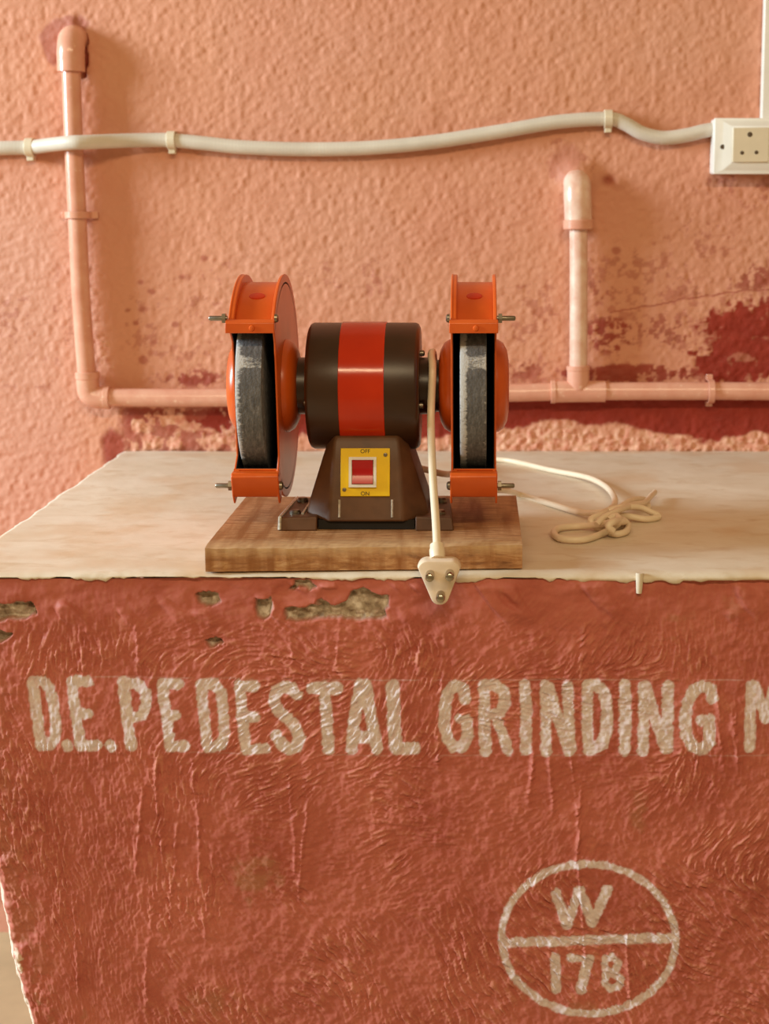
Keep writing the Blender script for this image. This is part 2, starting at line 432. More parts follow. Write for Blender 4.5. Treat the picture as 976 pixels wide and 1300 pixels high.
# direction field of the brush and trowel strokes (angles as seen on the face, degrees, 0 = level, positive = rising to the right)
ctl = [(100, 1000, 85), (180, 1050, 88), (240, 1120, 88), (60, 1150, 100), (120, 1250, 90), (400, 1000, 35), (430, 1080, 15), (330, 1110, 150), (380, 1180, 140),
       (470, 1210, 125), (500, 1270, 110), (540, 1040, 155), (520, 1110, 30), (560, 1230, 120), (650, 1010, 20), (700, 1080, 60), (730, 1150, 140), (860, 1150, 145),
       (900, 1050, 60), (930, 1230, 140), (780, 1260, 130), (620, 1150, 120), (300, 1270, 120), (250, 900, 40), (100, 900, 95), (400, 900, 30), (520, 900, 60),
       (650, 900, 160), (800, 900, 170), (940, 900, 90), (100, 790, 80), (250, 760, 30), (400, 820, 150), (620, 830, 40), (760, 800, 60), (900, 780, 80), (560, 770, 120)]
cs = np.zeros_like(X); sn = np.zeros_like(X); wt = np.zeros_like(X) + 1e-9
for (a, b, d) in ctl:
    w = 1.0 / (((U - a) ** 2 + (V - b) ** 2) + 900) ** 2 * 1e6
    cs += w * math.cos(2 * math.radians(d)); sn += w * math.sin(2 * math.radians(d)); wt += w
ang = 0.5 * np.arctan2(sn, cs) + 1.0 * (fbm(X, Z, 0.03, 2, 5) - 0.5)
rs = np.random.RandomState(3)
white = rs.rand(rows, cols).astype(np.float32)
white = (white + np.roll(white, 1, 0) + np.roll(white, 1, 1) + np.roll(white, (1, 1), (0, 1))) / 4
lic = np.zeros_like(white); J, I = np.meshgrid(np.arange(cols), np.arange(rows))
for sgn in (1, -1):
    pj = J.astype(np.float32); pi = I.astype(np.float32)
    for k in range(6):
        ji = np.clip(pj.round().astype(int), 0, cols - 1); ii = np.clip(pi.round().astype(int), 0, rows - 1)
        lic += white[ii, ji] * (1 - k / 8)
        a = ang[ii, ji]; pj += sgn * np.cos(a); pi += sgn * np.sin(a)
lic = (lic - lic.mean()) / lic.std()
zone = smooth(0.34, 0.60, fbm(X, Z, 0.06, 3, 15)) * smooth(770, 840, V) * (1 - 0.75 * smooth(55, 80, U) * smooth(215, 170, U) * smooth(940, 980, V))
H = 0.0050 * (fbm(X, Z, 0.12, 3, 6) - 0.5) + 0.0026 * (fbm(X, Z, 0.014, 3, 8) - 0.5) + (lic * 0.00054 * (0.25 + 1.0 * zone) + 0.0016 * (fbm(X, Z, 0.0042, 2, 9) - .5)) * (0.25 + 0.75 * smooth(775, 800, V + 20 * (fbm(X, Z, .03, 2, 10) - .5)))
# dribbles of plaster that run down the face
for (u0, v0, v1, wd, hh) in [(178, 1000, 1110, 3, .0016), (205, 965, 1090, 2.5, .0022), (222, 1050, 1180, 2.5, .0016), (250, 965, 1130, 2.5, .0022), (266, 1080, 1200, 2.5, .0014),
                            (190, 1130, 1280, 3, .0014), (370, 985, 1110, 2.5, .0016), (385, 1010, 1150, 2.5, .0014), (70, 1140, 1260, 3, .0016), (86, 1140, 1200, 2.5, .0014),
                            (175, 790, 850, 3, .0016), (110, 800, 850, 3, .0012), (558, 930, 975, 3, .0022), (675, 955, 1020, 3, .0022), (697, 955, 1030, 3, .0018), (738, 1000, 1230, 2.5, .0016),
                            (802, 1180, 1270, 2.5, .0016), (880, 955, 980, 3, .002), (935, 900, 980, 3.5, .0026), (915, 850, 980, 3, .0014), (590, 1170, 1235, 3.5, .0014),
                            (530, 810, 850, 3, .0016), (745, 790, 835, 3, .0018), (370, 800, 850, 3, .001), (430, 790, 850, 2.5, .001), (562, 850, 880, 4, .0016), (728, 960, 1100, 2, .0012)]:
    cu = u0 + 5 * np.sin((V - v0) / 43.0 + u0) + 5 * (fbm(X * 0 + u0, Z, 0.03, 2, 77) - .5)
    H += hh * np.exp(-((U - cu) / wd) ** 2) * smooth(v0 - 12, v0 + 12, V) * (1 - smooth(v1 - 12, v1 + 8, V)) * (0.1 + 1.9 * fbm(X * .5, Z, 0.005, 2, 14)) * (1 + .25 * lic)
# trowelled smoother strip along the top with slanting folds
topz = 1 - smooth(770, 800, V)
H += topz * 0.0035 * (fbm(X * 0.8 + Z * 0.9, Z * 2.0 - X * .4, 0.03, 3, 19) - 0.5)
H += 0.004 * smooth(0.62, 0.75, fbm(X + Z * 0.8, Z * .5, 0.022, 2, 29)) * topz * smooth(735, 745, V)
# chips where the paint and skin have broken away
nz = fbm(X, Z, 0.010, 4, 33); du = 9 * (nz - 0.5); dv = 9 * (fbm(X, Z, 0.010, 4, 43) - .5)
chip = np.zeros_like(X)
for poly in ([(363, 774), (372, 772), (405, 770), (412, 763), (424, 772), (438, 764), (446, 752), (462, 748), (476, 756), (492, 758), (495, 768), (488, 772), (490, 785), (470, 787), (420, 785), (380, 787), (366, 785)],
             [(366, 748), (375, 737), (388, 736), (399, 744), (394, 751), (388, 745), (380, 743), (372, 750)],
             [(325, 763), (344, 760), (343, 780), (334, 786), (324, 780)],
             [(-10, 768), (20, 764), (36, 766), (44, 778), (30, 786), (-10, 788)], [(248, 754), (262, 751), (278, 756), (280, 765), (270, 770), (254, 764)],
             [(-10, 800), (12, 803), (10, 812), (-10, 812)], [(262, 814), (275, 811), (284, 816), (270, 822)], [(402, 768), (408, 761), (413, 765), (410, 772)]):
    chip = np.maximum(chip, poly_mask(U + du, V + dv, poly, 2.0))
H -= chip * (0.0085 + 0.012 * (fbm(X, Z, 0.010, 3, 53) - 0.5))
H -= 0.003 * poly_mask(U + du, V + dv, [(350, 745), (366, 738), (402, 740), (398, 770), (352, 772)], 8) * (1 - chip)
worn = 0.8 * smooth(.55, .72, 0.5 * blob(330, 1115, 50, 55) + .55 * nz) if False else 0.0
bl = np.clip(1.15 - np.hypot((U - 325) / 42, (V - 1115) / 42), 0, 1)
worn = smooth(.45, .75, bl * .5 + .6 * nz) * .8
for (a, b, ra, rb) in [(860, 785, 40, 16), (855, 810, 20, 8), (810, 1035, 20, 50), (70, 1285, 20, 18), (265, 1275, 60, 40), (740, 1280, 40, 20), (930, 770, 30, 20)]:
    q = np.clip(1.15 - np.hypot((U - a) / ra, (V - b) / rb), 0, 1)
    worn = np.maximum(worn, .6 * smooth(.55, .85, q * .5 + .6 * nz))
# left arris: batter, rounding, rubbed and limed edge
xe = np.interp(zs, [-0.66, at(38, 1300, YF).z, at(12, 1220, YF).z, at(0, 1140, YF).z, at(-40, 950, YF).z, 0.0],
               [at(60, 1300, YF).x, at(36, 1300, YF).x, at(12, 1220, YF).x, at(-2, 1140, YF).x, at(-40, 950, YF).x, XL])
xe = xe[:, None] + 0.002 * (fbm(Z[:, :1] * 0, Z[:, :1], 0.02, 3, 63) - .5)
fall = np.clip(1 - (X - XL) / 0.16, 0, 1); fall = fall * fall * (3 - 2 * fall)
Xn = X + (xe - XL) * fall
dl = Xn - xe
H += 0.006 * (fbm(X, Z, 0.009, 3, 73) - .5) * smooth(.055, .01, dl) + 0.0014 * smooth(.07, .045, np.abs(dl - .0))
H -= 0.010 * np.clip(1 - dl / 0.010, 0, 1) ** 2
U2, V2 = proj(Xn, YF, Z)
lime = smooth(.0055, .0025, dl + 0.006 * (nz - .5)) * smooth(1080, 1150, V2)
lime = np.maximum(lime, smooth(.62, .70, nz) * smooth(.022, .006, dl) * smooth(1180, 1220, V2))
worn = np.maximum(worn, .35 * smooth(.05, .02, dl) * smooth(.45, .6, nz))
# painted lettering (stroke centre lines and widths)
L = []
def region(ou, ov, items, s=6.1):
    for w, pts in items: L.append((w / s * 0.5, [(ou + x / s, ov + y / s) for x, y in pts]))
region(30, 840, [(85, [(75, 150), (105, 400), (135, 640)]), (85, [(75, 148), (150, 150), (205, 215), (238, 350), (250, 480), (243, 590), (205, 640), (140, 645)]),
    (72, [(335, 635), (345, 662)]), (85, [(380, 150), (400, 350), (440, 645)]), (88, [(385, 148), (500, 152)]), (88, [(410, 402), (495, 400)]), (85, [(440, 648), (570, 645)]),
    (80, [(672, 640), (690, 655)]), (88, [(775, 155), (795, 350), (810, 500), (838, 650)]), (85, [(785, 165), (880, 168), (945, 240), (950, 330), (920, 410), (830, 440)])])
region(180, 840, [(88, [(168, 168), (170, 290), (195, 400), (218, 650)]), (88, [(170, 168), (285, 168)]), (88, [(195, 412), (262, 412)]), (85, [(222, 655), (335, 650)]),
    (85, [(462, 172), (480, 400), (512, 645)]), (85, [(465, 170), (560, 172), (615, 230), (635, 420), (640, 560), (620, 640), (560, 655), (510, 655)]),
    (88, [(757, 178), (775, 350), (790, 550), (808, 675)]), (95, [(762, 185), (872, 190)]), (85, [(775, 440), (878, 425)]), (82, [(805, 680), (958, 672)])])
region(310, 840, [(92, [(410, 252), (370, 210), (310, 195), (250, 225), (230, 310), (270, 380), (340, 440), (400, 510), (430, 590), (400, 660), (350, 680), (290, 640), (250, 570)]),
    (98, [(532, 205), (718, 205)]), (92, [(625, 250), (640, 430), (650, 680)])])
region(430, 840, [(92, [(165, 175), (130, 400), (95, 675)]), (92, [(210, 175), (245, 400), (295, 675)]), (98, [(135, 580), (255, 580)]), (90, [(185, 190), (190, 330)]),
    (102, [(418, 185), (425, 400), (445, 668)]), (98, [(445, 668), (582, 668)])])
region(550, 840, [(92, [(245, 285), (230, 205), (175, 180), (115, 230), (90, 340), (85, 480), (110, 590), (160, 660), (230, 650), (265, 570), (255, 450)]), (72, [(200, 440), (265, 440)]),
    (92, [(395, 180), (395, 400), (405, 690)]), (92, [(400, 178), (470, 175), (545, 230), (555, 320), (510, 395), (430, 410)]), (82, [(480, 420), (530, 550), (578, 688)]), (92, [(708, 182), (720, 420), (715, 685)])])
region(680, 840, [(82, [(75, 182), (80, 450), (80, 695)]), (90, [(95, 200), (160, 400), (262, 695)]), (84, [(248, 185), (255, 450), (270, 690)]),
    (88, [(400, 185), (400, 440), (410, 688)]), (92, [(405, 180), (470, 185), (530, 240), (555, 380), (545, 560), (510, 640), (430, 680)]), (92, [(692, 182), (695, 440), (690, 688)]), (88, [(837, 190), (840, 440), (830, 688)])])
region(816, 840, [(92, [(15, 190), (90, 430), (180, 670)]), (92, [(192, 188), (190, 440), (190, 670)]),
    (92, [(535, 285), (520, 210), (460, 185), (390, 220), (340, 330), (325, 460), (335, 570), (385, 655), (460, 680), (510, 620), (515, 450)]), (85, [(450, 452), (515, 450)]),
    (86, [(840, 182), (828, 430), (825, 658)]), (84, [(870, 190), (945, 440), (1015, 190)]), (86, [(1040, 182), (1050, 430), (1060, 658)])])
region(680, 1110, [(78, [(155, 145), (240, 388)]), (78, [(245, 385), (330, 130)]), (78, [(345, 130), (440, 378)]), (78, [(440, 375), (552, 120)])])
region(680, 1180, [(76, [(145, 220), (155, 350), (158, 468)]), (62, [(268, 225), (420, 225)]), (82, [(412, 232), (380, 340), (352, 465)]),
    (56, [(590, 210), (535, 240), (540, 310), (600, 350), (665, 390), (640, 450), (580, 465), (535, 420), (545, 350), (610, 330), (640, 270), (590, 210)])])
ell = []
for i in range(61):
    a = 2 * math.pi * i / 60; x, y = 110.5 * math.cos(a), 95.5 * math.sin(a); t = math.radians(4)
    ell.append((747 + x * math.cos(t) - y * math.sin(t), 1192 + x * math.sin(t) + y * math.cos(t)))
L.append((4.8, ell)); L.append((6.2, [(642, 1197), (745, 1194), (848, 1191)]))
letter = np.zeros_like(X)
edge_j = 2.6 * (fbm(X, Z, 0.004, 2, 101) - .5) + 1.8 * (lic * 0.25)
for hw, pts in L:
    us = [p[0] for p in pts]; vs = [p[1] for p in pts]; pad = hw + 6
    js = np.where((U2.max(0) > min(us) - pad) & (U2.min(0) < max(us) + pad))[0]
    iis = np.where((V2.max(1) > min(vs) - pad) & (V2.min(1) < max(vs) + pad))[0]
    sl = (slice(iis[0], iis[-1] + 1), slice(js[0], js[-1] + 1))
    d = seg_dist(U2[sl], V2[sl], pts) + edge_j[sl]
    letter[sl] = np.maximum(letter[sl], smooth(1.3, -1.3, d - hw))
letter *= 0.80 + 0.20 * smooth(-1.5, 0.2, lic)
gl = np.maximum(np.exp(-((V2 - (859 + 4 * smooth(100, 500, U2))) / 0.9) ** 2), 0.7 * np.exp(-((V2 - (953 + 6 * smooth(100, 500, U2))) / 0.9) ** 2)) * smooth(60, 90, U2)
letter = np.maximum(letter, gl * 0.28 * smooth(.35, .6, fbm(X, Z, .02, 3, 111)))
# side return to the wall
def ext(A, first): return np.concatenate([first, A], 1)
Yf = YF - H
sideY = np.linspace(-0.004, YF + 0.016, 14)
Xs = np.repeat(Xn[:, :1], 14, 1) + 0.0; Ys = np.repeat(sideY[None], rows, 0); Zs = np.repeat(Z[:, :1], 14, 1)
zero = np.zeros_like(Xs)
sideR = np.linspace(YF + 0.01, -0.004, 6); XR = np.repeat(Xn[:, -1:], 6, 1); YR = np.repeat(sideR[None], rows, 0); ZR = np.repeat(Z[:, -1:], 6, 1)
cat = lambda a, b, c: np.concatenate([a, b, c], 1)
z0 = np.zeros_like(XR)
me = grid_mesh('plastered_body', cat(Xs, Xn, XR), cat(Ys, Yf, YR), cat(Zs, Z, ZR))
for nme, arr in (('letter', letter), ('chip', chip), ('worn', worn), ('lime', lime)):
    set_attr(me, nme, cat(zero, arr, z0))
set_attr(me, 'rub_highlight', cat(zero, np.clip((lic + 2.0 * (fbm(X, Z, .0045, 2, 9) - .5)) * .5, 0, 1) * (.3 + .7 * zone), z0))
body = link('plastered_body', me, M_FRONT, bench, False)
body['label'] = 'brick red rough plaster face lettered D.E.PEDESTAL GRINDING M and W 178 in a circle'

# cement top: closed slab with a ragged front lip
xs = np.concatenate([np.arange(XL - 0.002, 0.30, 0.003), np.linspace(0.30, 0.752, 50)])
ys = np.concatenate([np.linspace(-0.003, YF - 0.002, 150)])
X, Y = np.meshgrid(xs, ys)
t = (ys - ys[0]) / (ys[-1] - ys[0]); t = t[:, None]
front = 0.003 * (fbm(X[:1], X[:1] * 0, 0.02, 4, 121) - .5) + 0.001
left = 0.005 * (fbm(Y[:, :1], Y[:, :1] * 0, 0.03, 3, 131) - .5)
Yn = Y - front * np.clip((t - .93) / .07, 0, 1)
Xn = X + left * np.clip(1 - (X - xs[0]) / .03, 0, 1)
Zt = 0.0015 * (fbm(X, Y, 0.10, 3, 141) - .5) + 0.0005 * (fbm(X, Y, .015, 3, 151) - .5) - 0.0022 * np.clip((t - .985) / .015, 0, 1) ** 2
drop = 0.0012 + 0.014 * np.clip(fbm(X[:1], X[:1] * 0, 0.022, 5, 161, .6) - .50, 0, 1)
drop = drop + 0.003 * smooth(700, 760, proj(X[:1], YF, 0)[0])
lip = np.concatenate([Zt, np.repeat(Zt[-1:], 3, 0) - drop * np.array([[.4], [.8], [1.0]]), Zt[-1:] - drop], 0)
Xl = np.concatenate([Xn, np.repeat(Xn[-1:], 4, 0)], 0)
Yl = np.concatenate([Yn, np.repeat(Yn[-1:], 3, 0) - np.array([[.0012], [.001], [.0]]), Yn[-1:] + .02], 0)
# left skirt
Xl = np.concatenate([Xl[:, :1] + .004, Xl[:, :1], Xl], 1); Yl = np.concatenate([Yl[:, :1]] * 2 + [Yl], 1); lip = np.concatenate([lip[:, :1] - .012, lip[:, :1] - .010, lip], 1)
me = grid_mesh('cement_top', Xl, Yl, lip)
u_, v_ = proj(Xl, Yl, lip)
rust = smooth(.5, .8, 0.45 * np.clip(1.2 - np.hypot((u_ - 90) / 40, (v_ - 675) / 10), 0, 1) + .6 * fbm(Xl, Yl, .02, 3, 171)) * .5
rust = np.maximum(rust, .45 * smooth(.5, .75, fbm(Xl * .8, Yl, .07, 5, 181)))
set_attr(me, 'rust', rust)
link('cement_top', me, M_SLAB, bench, False)
# run of cement that dripped over the edge
p0 = at(812, 727, YF - 0.004); p1 = at(811, 753, YF - 0.004)
bm = bmesh.new()
tube(bm, [p0, p0.lerp(p1, .4), p0.lerp(p1, .8), p1], lambda t: 0.0036 - 0.0012 * t, 10)
from_bm('cement_drip', bm, M_SLAB, bench)

# ------------------------------------------------------------------ wooden plank under the grinder
ZB = 0.023
pl = [atz(260, 694, ZB), atz(663, 690, ZB), atz(655, 629, ZB), atz(312, 631, ZB)]
nx, ny = 90, 40
gx = np.linspace(0, 1, nx); gy = np.linspace(0, 1, ny); GX, GY = np.meshgrid(gx, gy)
PX = (1 - GY) * ((1 - GX) * pl[0].x + GX * pl[1].x) + GY * ((1 - GX) * pl[3].x + GX * pl[2].x)
PY = (1 - GY) * ((1 - GX) * pl[0].y + GX * pl[1].y) + GY * ((1 - GX) * pl[3].y + GX * pl[2].y)
PZ = ZB + 0.0006 * (fbm(PX * .3, PY, 0.01, 3, 201) - .5) - 0.0022 * np.clip(1 - GY / .06, 0, 1) ** 2 * (0.4 + fbm(PX, PY, .012, 3, 211))
bmx = bmesh.new()
edge_l = bmx.verts.layers.float.new('edge')
top = [[bmx.verts.new((PX[j, i], PY[j, i], PZ[j, i])) for i in range(nx)] for j in range(ny)]
for j in range(ny):
    for i in range(nx): top[j][i][edge_l] = float(max(0, 1 - GY[j, i] / .14)) * (0.45 + 0.5 * random.random())
for j in range(ny - 1):
    for i in range(nx - 1): bmx.faces.new((top[j][i], top[j][i + 1], top[j + 1][i + 1], top[j + 1][i]))
loop = top[0][:] + [top[j][-1] for j in range(1, ny)] + list(reversed(top[-1][:-1])) + [top[j][0] for j in range(ny - 2, 0, -1)]
prev = loop
for lv in (0.5, 1.0):
    cur = []
    for v in loop:
        w = bmx.verts.new((v.co.x, v.co.y - (0.0008 * random.random() if v.co.y < -0.6 else 0), v.co.z * (1 - lv) + 0.0012 * lv)); w[edge_l] = 0
        cur.append(w)
    for k in range(len(loop)): bmx.faces.new((prev[k], cur[k], cur[(k + 1) % len(loop)], prev[(k + 1) % len(loop)]))
    prev = cur
bmx.faces.new(prev)
plank = from_bm('wooden_plank', bmx, M_WOOD)
tag(plank, 'rough sawn brown wooden plank lying under the bench grinder', 'plank')

# ------------------------------------------------------------------ bench grinder
DX = -1.9
AY, AZ = -0.53, 0.146        # shaft axis
XM = -0.100                  # middle of motor
G = thing('bench_grinder', 'orange and dark brown double-wheel bench grinder bolted on a plank', 'grinder', (-0.096, -0.53, ZB))
# motor
R = 0.0580
lath('motor_housing', [(-.0505, .030), (-.0505, R - .004), (-.0490, R - .0012), (-.0465, R), (.0465, R), (.0490, R - .0012), (.0505, R - .004), (.0505, .030)], (XM, AY, AZ), M_BROWN, G, n=72)
lath('motor_band', [(-.0205, R - .001), (-.0205, R + .0006), (-.0200, R + .0010), (.0195, R + .0010), (.0200, R + .0006), (.0200, R - .001)], (XM, AY, AZ), M_RED, G, n=72)
for s in (-1, 1):
    hub = lath('shaft_housing', [(s * .049, .0262), (s * .0640, .0262), (s * .0645, .0240), (s * .0765, .0240)], (XM, AY, AZ), M_BROWN, G, n=40)
    for k in range(3):
        a = math.radians(-155 + 120 * k) if s < 0 else math.radians(-150 + 120 * k)
        bm = bmesh.new()
        lathe(bm, [(s * .0500, .0028), (s * .0535, .0028), (s * .0545, .0018)], (XM, AY + .0300 * math.cos(a), AZ + .0300 * math.sin(a)), 'X', 12)
        from_bm('end_cap_screw', bm, M_STEEL, G)

RG = 0.1000
def pt(phi, r):      # phi from the front, upwards
    return (AY - r * math.cos(phi), AZ + r * math.sin(phi))
PHI0, PHI1 = math.radians(37), math.radians(360 - 45)
def arc(r, a, b, n): return [pt(a + (b - a) * i / n, r) for i in range(n + 1)]
def guard(cx, outer, wheel_dx):
    hw = 0.0200
    g = bpy.data.objects.new('wheel_guard', None)
    # rim band
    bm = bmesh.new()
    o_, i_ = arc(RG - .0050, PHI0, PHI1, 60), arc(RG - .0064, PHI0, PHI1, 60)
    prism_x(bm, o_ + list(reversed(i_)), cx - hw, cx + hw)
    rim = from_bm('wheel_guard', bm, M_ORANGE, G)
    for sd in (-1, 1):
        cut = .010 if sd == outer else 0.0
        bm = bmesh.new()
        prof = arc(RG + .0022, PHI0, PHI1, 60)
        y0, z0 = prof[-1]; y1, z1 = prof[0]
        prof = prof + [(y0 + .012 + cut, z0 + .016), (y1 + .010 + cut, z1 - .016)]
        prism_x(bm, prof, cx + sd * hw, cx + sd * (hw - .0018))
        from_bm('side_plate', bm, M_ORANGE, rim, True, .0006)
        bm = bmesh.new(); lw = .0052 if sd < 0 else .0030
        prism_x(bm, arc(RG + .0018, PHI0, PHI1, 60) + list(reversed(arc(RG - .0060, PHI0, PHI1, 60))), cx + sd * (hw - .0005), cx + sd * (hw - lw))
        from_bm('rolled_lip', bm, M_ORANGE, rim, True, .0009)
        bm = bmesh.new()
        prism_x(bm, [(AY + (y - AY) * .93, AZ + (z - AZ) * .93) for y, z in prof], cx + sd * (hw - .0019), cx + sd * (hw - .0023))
        from_bm('inner_shade_sheet', bm, M_SHADE, rim)  # black sheet added for the shade inside the orange guard
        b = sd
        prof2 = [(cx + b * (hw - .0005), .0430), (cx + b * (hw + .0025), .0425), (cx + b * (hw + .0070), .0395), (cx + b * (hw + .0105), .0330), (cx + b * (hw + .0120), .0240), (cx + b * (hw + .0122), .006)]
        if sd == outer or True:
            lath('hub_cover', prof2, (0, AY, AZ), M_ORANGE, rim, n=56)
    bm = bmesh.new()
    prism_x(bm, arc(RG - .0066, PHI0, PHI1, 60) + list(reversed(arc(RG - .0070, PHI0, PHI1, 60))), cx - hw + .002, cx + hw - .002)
    from_bm('rim_shade_sheet', bm, M_SHADE, rim)  # black sheet added for the shade behind the rim
    yy, zz = pt(math.radians(63), RG - .0050)
    bm = bmesh.new(); lathe(bm, [(-.001, .0068), (.0004, .0066), (.0007, .0040)], (0, 0, 0), 'Z', 20)
    bmesh.ops.transform(bm, matrix=Matrix.Translation((cx + .0005, yy, zz)) @ Matrix.Rotation(math.radians(27), 4, 'X') @ Matrix.Diagonal((1.05, .8, 1, 1)), verts=bm.verts)
    from_bm('rim_dent_mark', bm, M_RED, rim)  # disc added for the dark dent mark on the rim
    # spark deflector across the top of the opening
    y, z = pt(PHI0, RG)
    bm = bmesh.new()
    q = [(y - .0085, z - .0048), (y - .0080, z + .0040), (y - .0030, z + .0068), (y + .005, z + .0050), (y + .005, z + .0030), (y - .0030, z + .0046), (y - .0060, z + .0025), (y - .0065, z - .0048)]
    prism_x(bm, q, cx - hw - .0010, cx + hw + .0010)
    dfl = from_bm('spark_deflector', bm, M_ORANGE, G, True, .0006)
    lath('deflector_screw', [(y - .0100, .0001), (y - .0096, .0020), (y - .0080, .0028)], (cx + .002, 0, z - .0005), M_ORANGE, dfl, 'Y', 16)
    # clamp at the bottom of the opening
    y, z = pt(math.radians(-45), RG)
    bm = bmesh.new()
    q = [(y - .0060, z + .0025), (y - .0085, z - .0005), (y - .0080, z - .0040), (y - .0040, z - .0160), (y - .0005, z - .0200), (y + .0060, z - .0205), (y + .0065, z - .0185), (y + .0010, z - .0170), (y - .0020, z - .0140), (y - .0045, z - .0030), (y + .006, z + .0010), (y + .006, z + .0030)]
    prism_x(bm, q, cx - hw - .0008, cx + hw + .0008)
    rest = from_bm('rest_clamp', bm, M_ORANGE, G, True, .0010)
    for sd in (-1, 1):
        bm = bmesh.new()
        prism_x(bm, [(y - .0065, z + .002), (y + .012, z - .002), (y + .014, z - .023), (y + .004, z - .0265), (y - .0030, z - .018)], cx + sd * (hw + .0008), cx + sd * (hw - .0010))
        from_bm('clamp_cheek', bm, M_ORANGE, rest, True, .0006)
    # studs
    yt, zt = pt(math.radians(40), RG)
    for (yy, zz, nm) in ((yt - .004, zt + .0035, 'deflector_stud'), (y + .001, z - .0100, 'clamp_stud')):
        bm = bmesh.new(); a = cx + outer * hw
        lathe(bm, [(0, .0022), (outer * .0150, .0022), (outer * .0160, .0014)], (a, yy, zz), 'X', 14)
        lathe(bm, [(0, .0045), (outer * .0032, .0045)], (a + outer * .0012, yy, zz), 'X', 6)
        from_bm(nm, bm, M_STEEL, G)
        bm = bmesh.new(); a = cx - outer * (hw + .0008)
        lathe(bm, [(0, .0040), (-outer * .0022, .0036), (-outer * .0032, .0020)], (a, yy, zz), 'X', 14)
        from_bm(nm.replace('stud', 'screw_head'), bm, M_STEEL, G)
    # stone
    rw, tw = .0815, .0118
    bm = bmesh.new()
    wl = bm.verts.layers.float.new('wear')
    prof = [(-tw, .006), (-tw, .079), (-tw + .0006, rw - .0007), (-tw + .0016, rw - .0002), (-tw + .005, rw), (-tw + .008, rw), (0, rw), (tw - .005, rw), (tw - .0008, rw - .0002), (tw, rw - .0015), (tw, .006)]
    wear = [0, .25, .8, .75, .40, .22, .14, .06, .10, .1, 0] if outer < 0 else [0, .2, .75, .85, .75, .22, .16, .16, .45, .2, 0]
    o = Vector((cx + wheel_dx, AY, AZ)); rings = []
    N = 120
    for (tt, rr), ww in zip(prof, wear):
        ring = []
        for i in range(N):
            a = 2 * math.pi * i / N
            jit = 1 + 0.002 * (random.random() - .5)
            v = bm.verts.new(o + Vector((tt, rr * jit * math.cos(a), rr * jit * math.sin(a))))
            # glazed band left by the last piece of work
            rel = math.degrees(math.atan2(rr * math.sin(a), -rr * math.cos(a)))
            v[wl] = ww + (.45 if 17 < rel < 24 and rr > .08 else 0)
            ring.append(v)
        rings.append(ring)
    for A, B in zip(rings[:-1], rings[1:]):
        for i in range(N): bm.faces.new((A[i], A[(i + 1) % N], B[(i + 1) % N], B[i]))
    bm.faces.new(rings[0]); bm.faces.new(rings[-1])
    from_bm('grinding_wheel', bm, M_STONE, G)
    # spindle
guard(-0.1925, -1, -0.0035)
guard(-0.0005, 1, -0.0005)

# cast base
YFB, YFT, YBK = -0.592, -0.578, -0.490
XB = -0.0965
def sec(z, hwf, hws, yf, ych, yb):
    return [(XB - hwf, yf, z), (XB + hwf, yf, z), (XB + hws, ych, z), (XB + hws, yb, z), (XB - hws, yb, z), (XB - hws, ych, z)]
bm = bmesh.new()
secs = [sec(ZB + .0080, .0335, .0560, YFB, YFB + .022, YBK), sec(ZB + .022, .0325, .0530, YFB + .0028, YFB + .023, YBK),
        sec(ZB + .060, .0300, .0410, YFB + .0105, YFB + .024, YBK - .008), sec(ZB + .0775, .0290, .0355, YFT, YFT + .020, YBK - .012), sec(ZB + .083, .0275, .034, YFT + .004, YFT + .020, YBK - .014)]
loft(bm, secs)
base = from_bm('cast_base', bm, M_BASE, G, True, .0022)
# sole of the base: two side shoes leaving a slot under the front
for s in (-1, 1):
    bm = bmesh.new()
    x0, x1 = XB + s * .044, XB + s * .0785
    f = [(x0, YFB - .001, ZB), (x1, YFB - .001, ZB), (x1 - s * .004, YBK, ZB), (x0, YBK, ZB)]
    t2 = [(x0, YFB + .001, ZB + .0125), (x1 - s * .002, YFB + .001, ZB + .0115), (x1 - s * .006, YBK - .001, ZB + .0100), (x0, YBK - .001, ZB + .012)]
    loft(bm, [f, t2])
    ft = from_bm('foot_flange', bm, M_BASE, G, True, .0012)
    for yy in (YFB + .020, YBK - .022):
        bm = bmesh.new(); lathe(bm, [(.010, .0052), (.0135, .0052), (.0150, .0040), (.0154, .0012)], (XB + s * .0655, yy, ZB), 'Z', 18)
        from_bm('foot_bolt', bm, M_STEEL, G)
    # rubbed bright arris of the flange
    if s < 0:
        e0 = Vector((XB - .0768, YFB + .0008, ZB + .0118)); e1 = Vector((XB - .0728, YBK - .001, ZB + .0105))
        bm = bmesh.new(); tube(bm, [e0 + Vector((-.0005, -.0022, -.0105)), e0, e0.lerp(e1, .5), e1], .0016, 6)
        from_bm('worn_edge', bm, M_BRIGHT, ft)
        e0 = Vector((XB - .0580, YFB + .014, ZB + .0126)); e1 = Vector((XB - .0570, YBK - .004, ZB + .0120))
        bm = bmesh.new(); tube(bm, [e0, e0.lerp(e1, .5), e1], .0013, 6)
        from_bm('worn_edge', bm, M_BRIGHT, ft)
# raised ribs with rubbed paint at the front corners
tilt = math.atan2(YFT - YFB, .0695)
def onfront(x, dz, off):      # point on the sloping front panel
    z = ZB + .008 + dz; y = YFB + (YFT - YFB) * (dz / .0695) - off
    return Vector((x, y, z))
for x in (XB - .0238, XB + .0232):
    bm = bmesh.new(); tube(bm, [onfront(x, .004, .0004), onfront(x, .012, .0004), onfront(x, .0195, .0004)], .0011, 6)
    from_bm('worn_rib', bm, M_BRIGHT, base)
rotp = Matrix.Rotation(-tilt, 3, 'X')
# black block added as the shade of the hollow under the front edge
box('hollow_shade_block', (XB, YFB + .040, ZB + .0046), (.086, .070, .0085), M_SHADE, G)
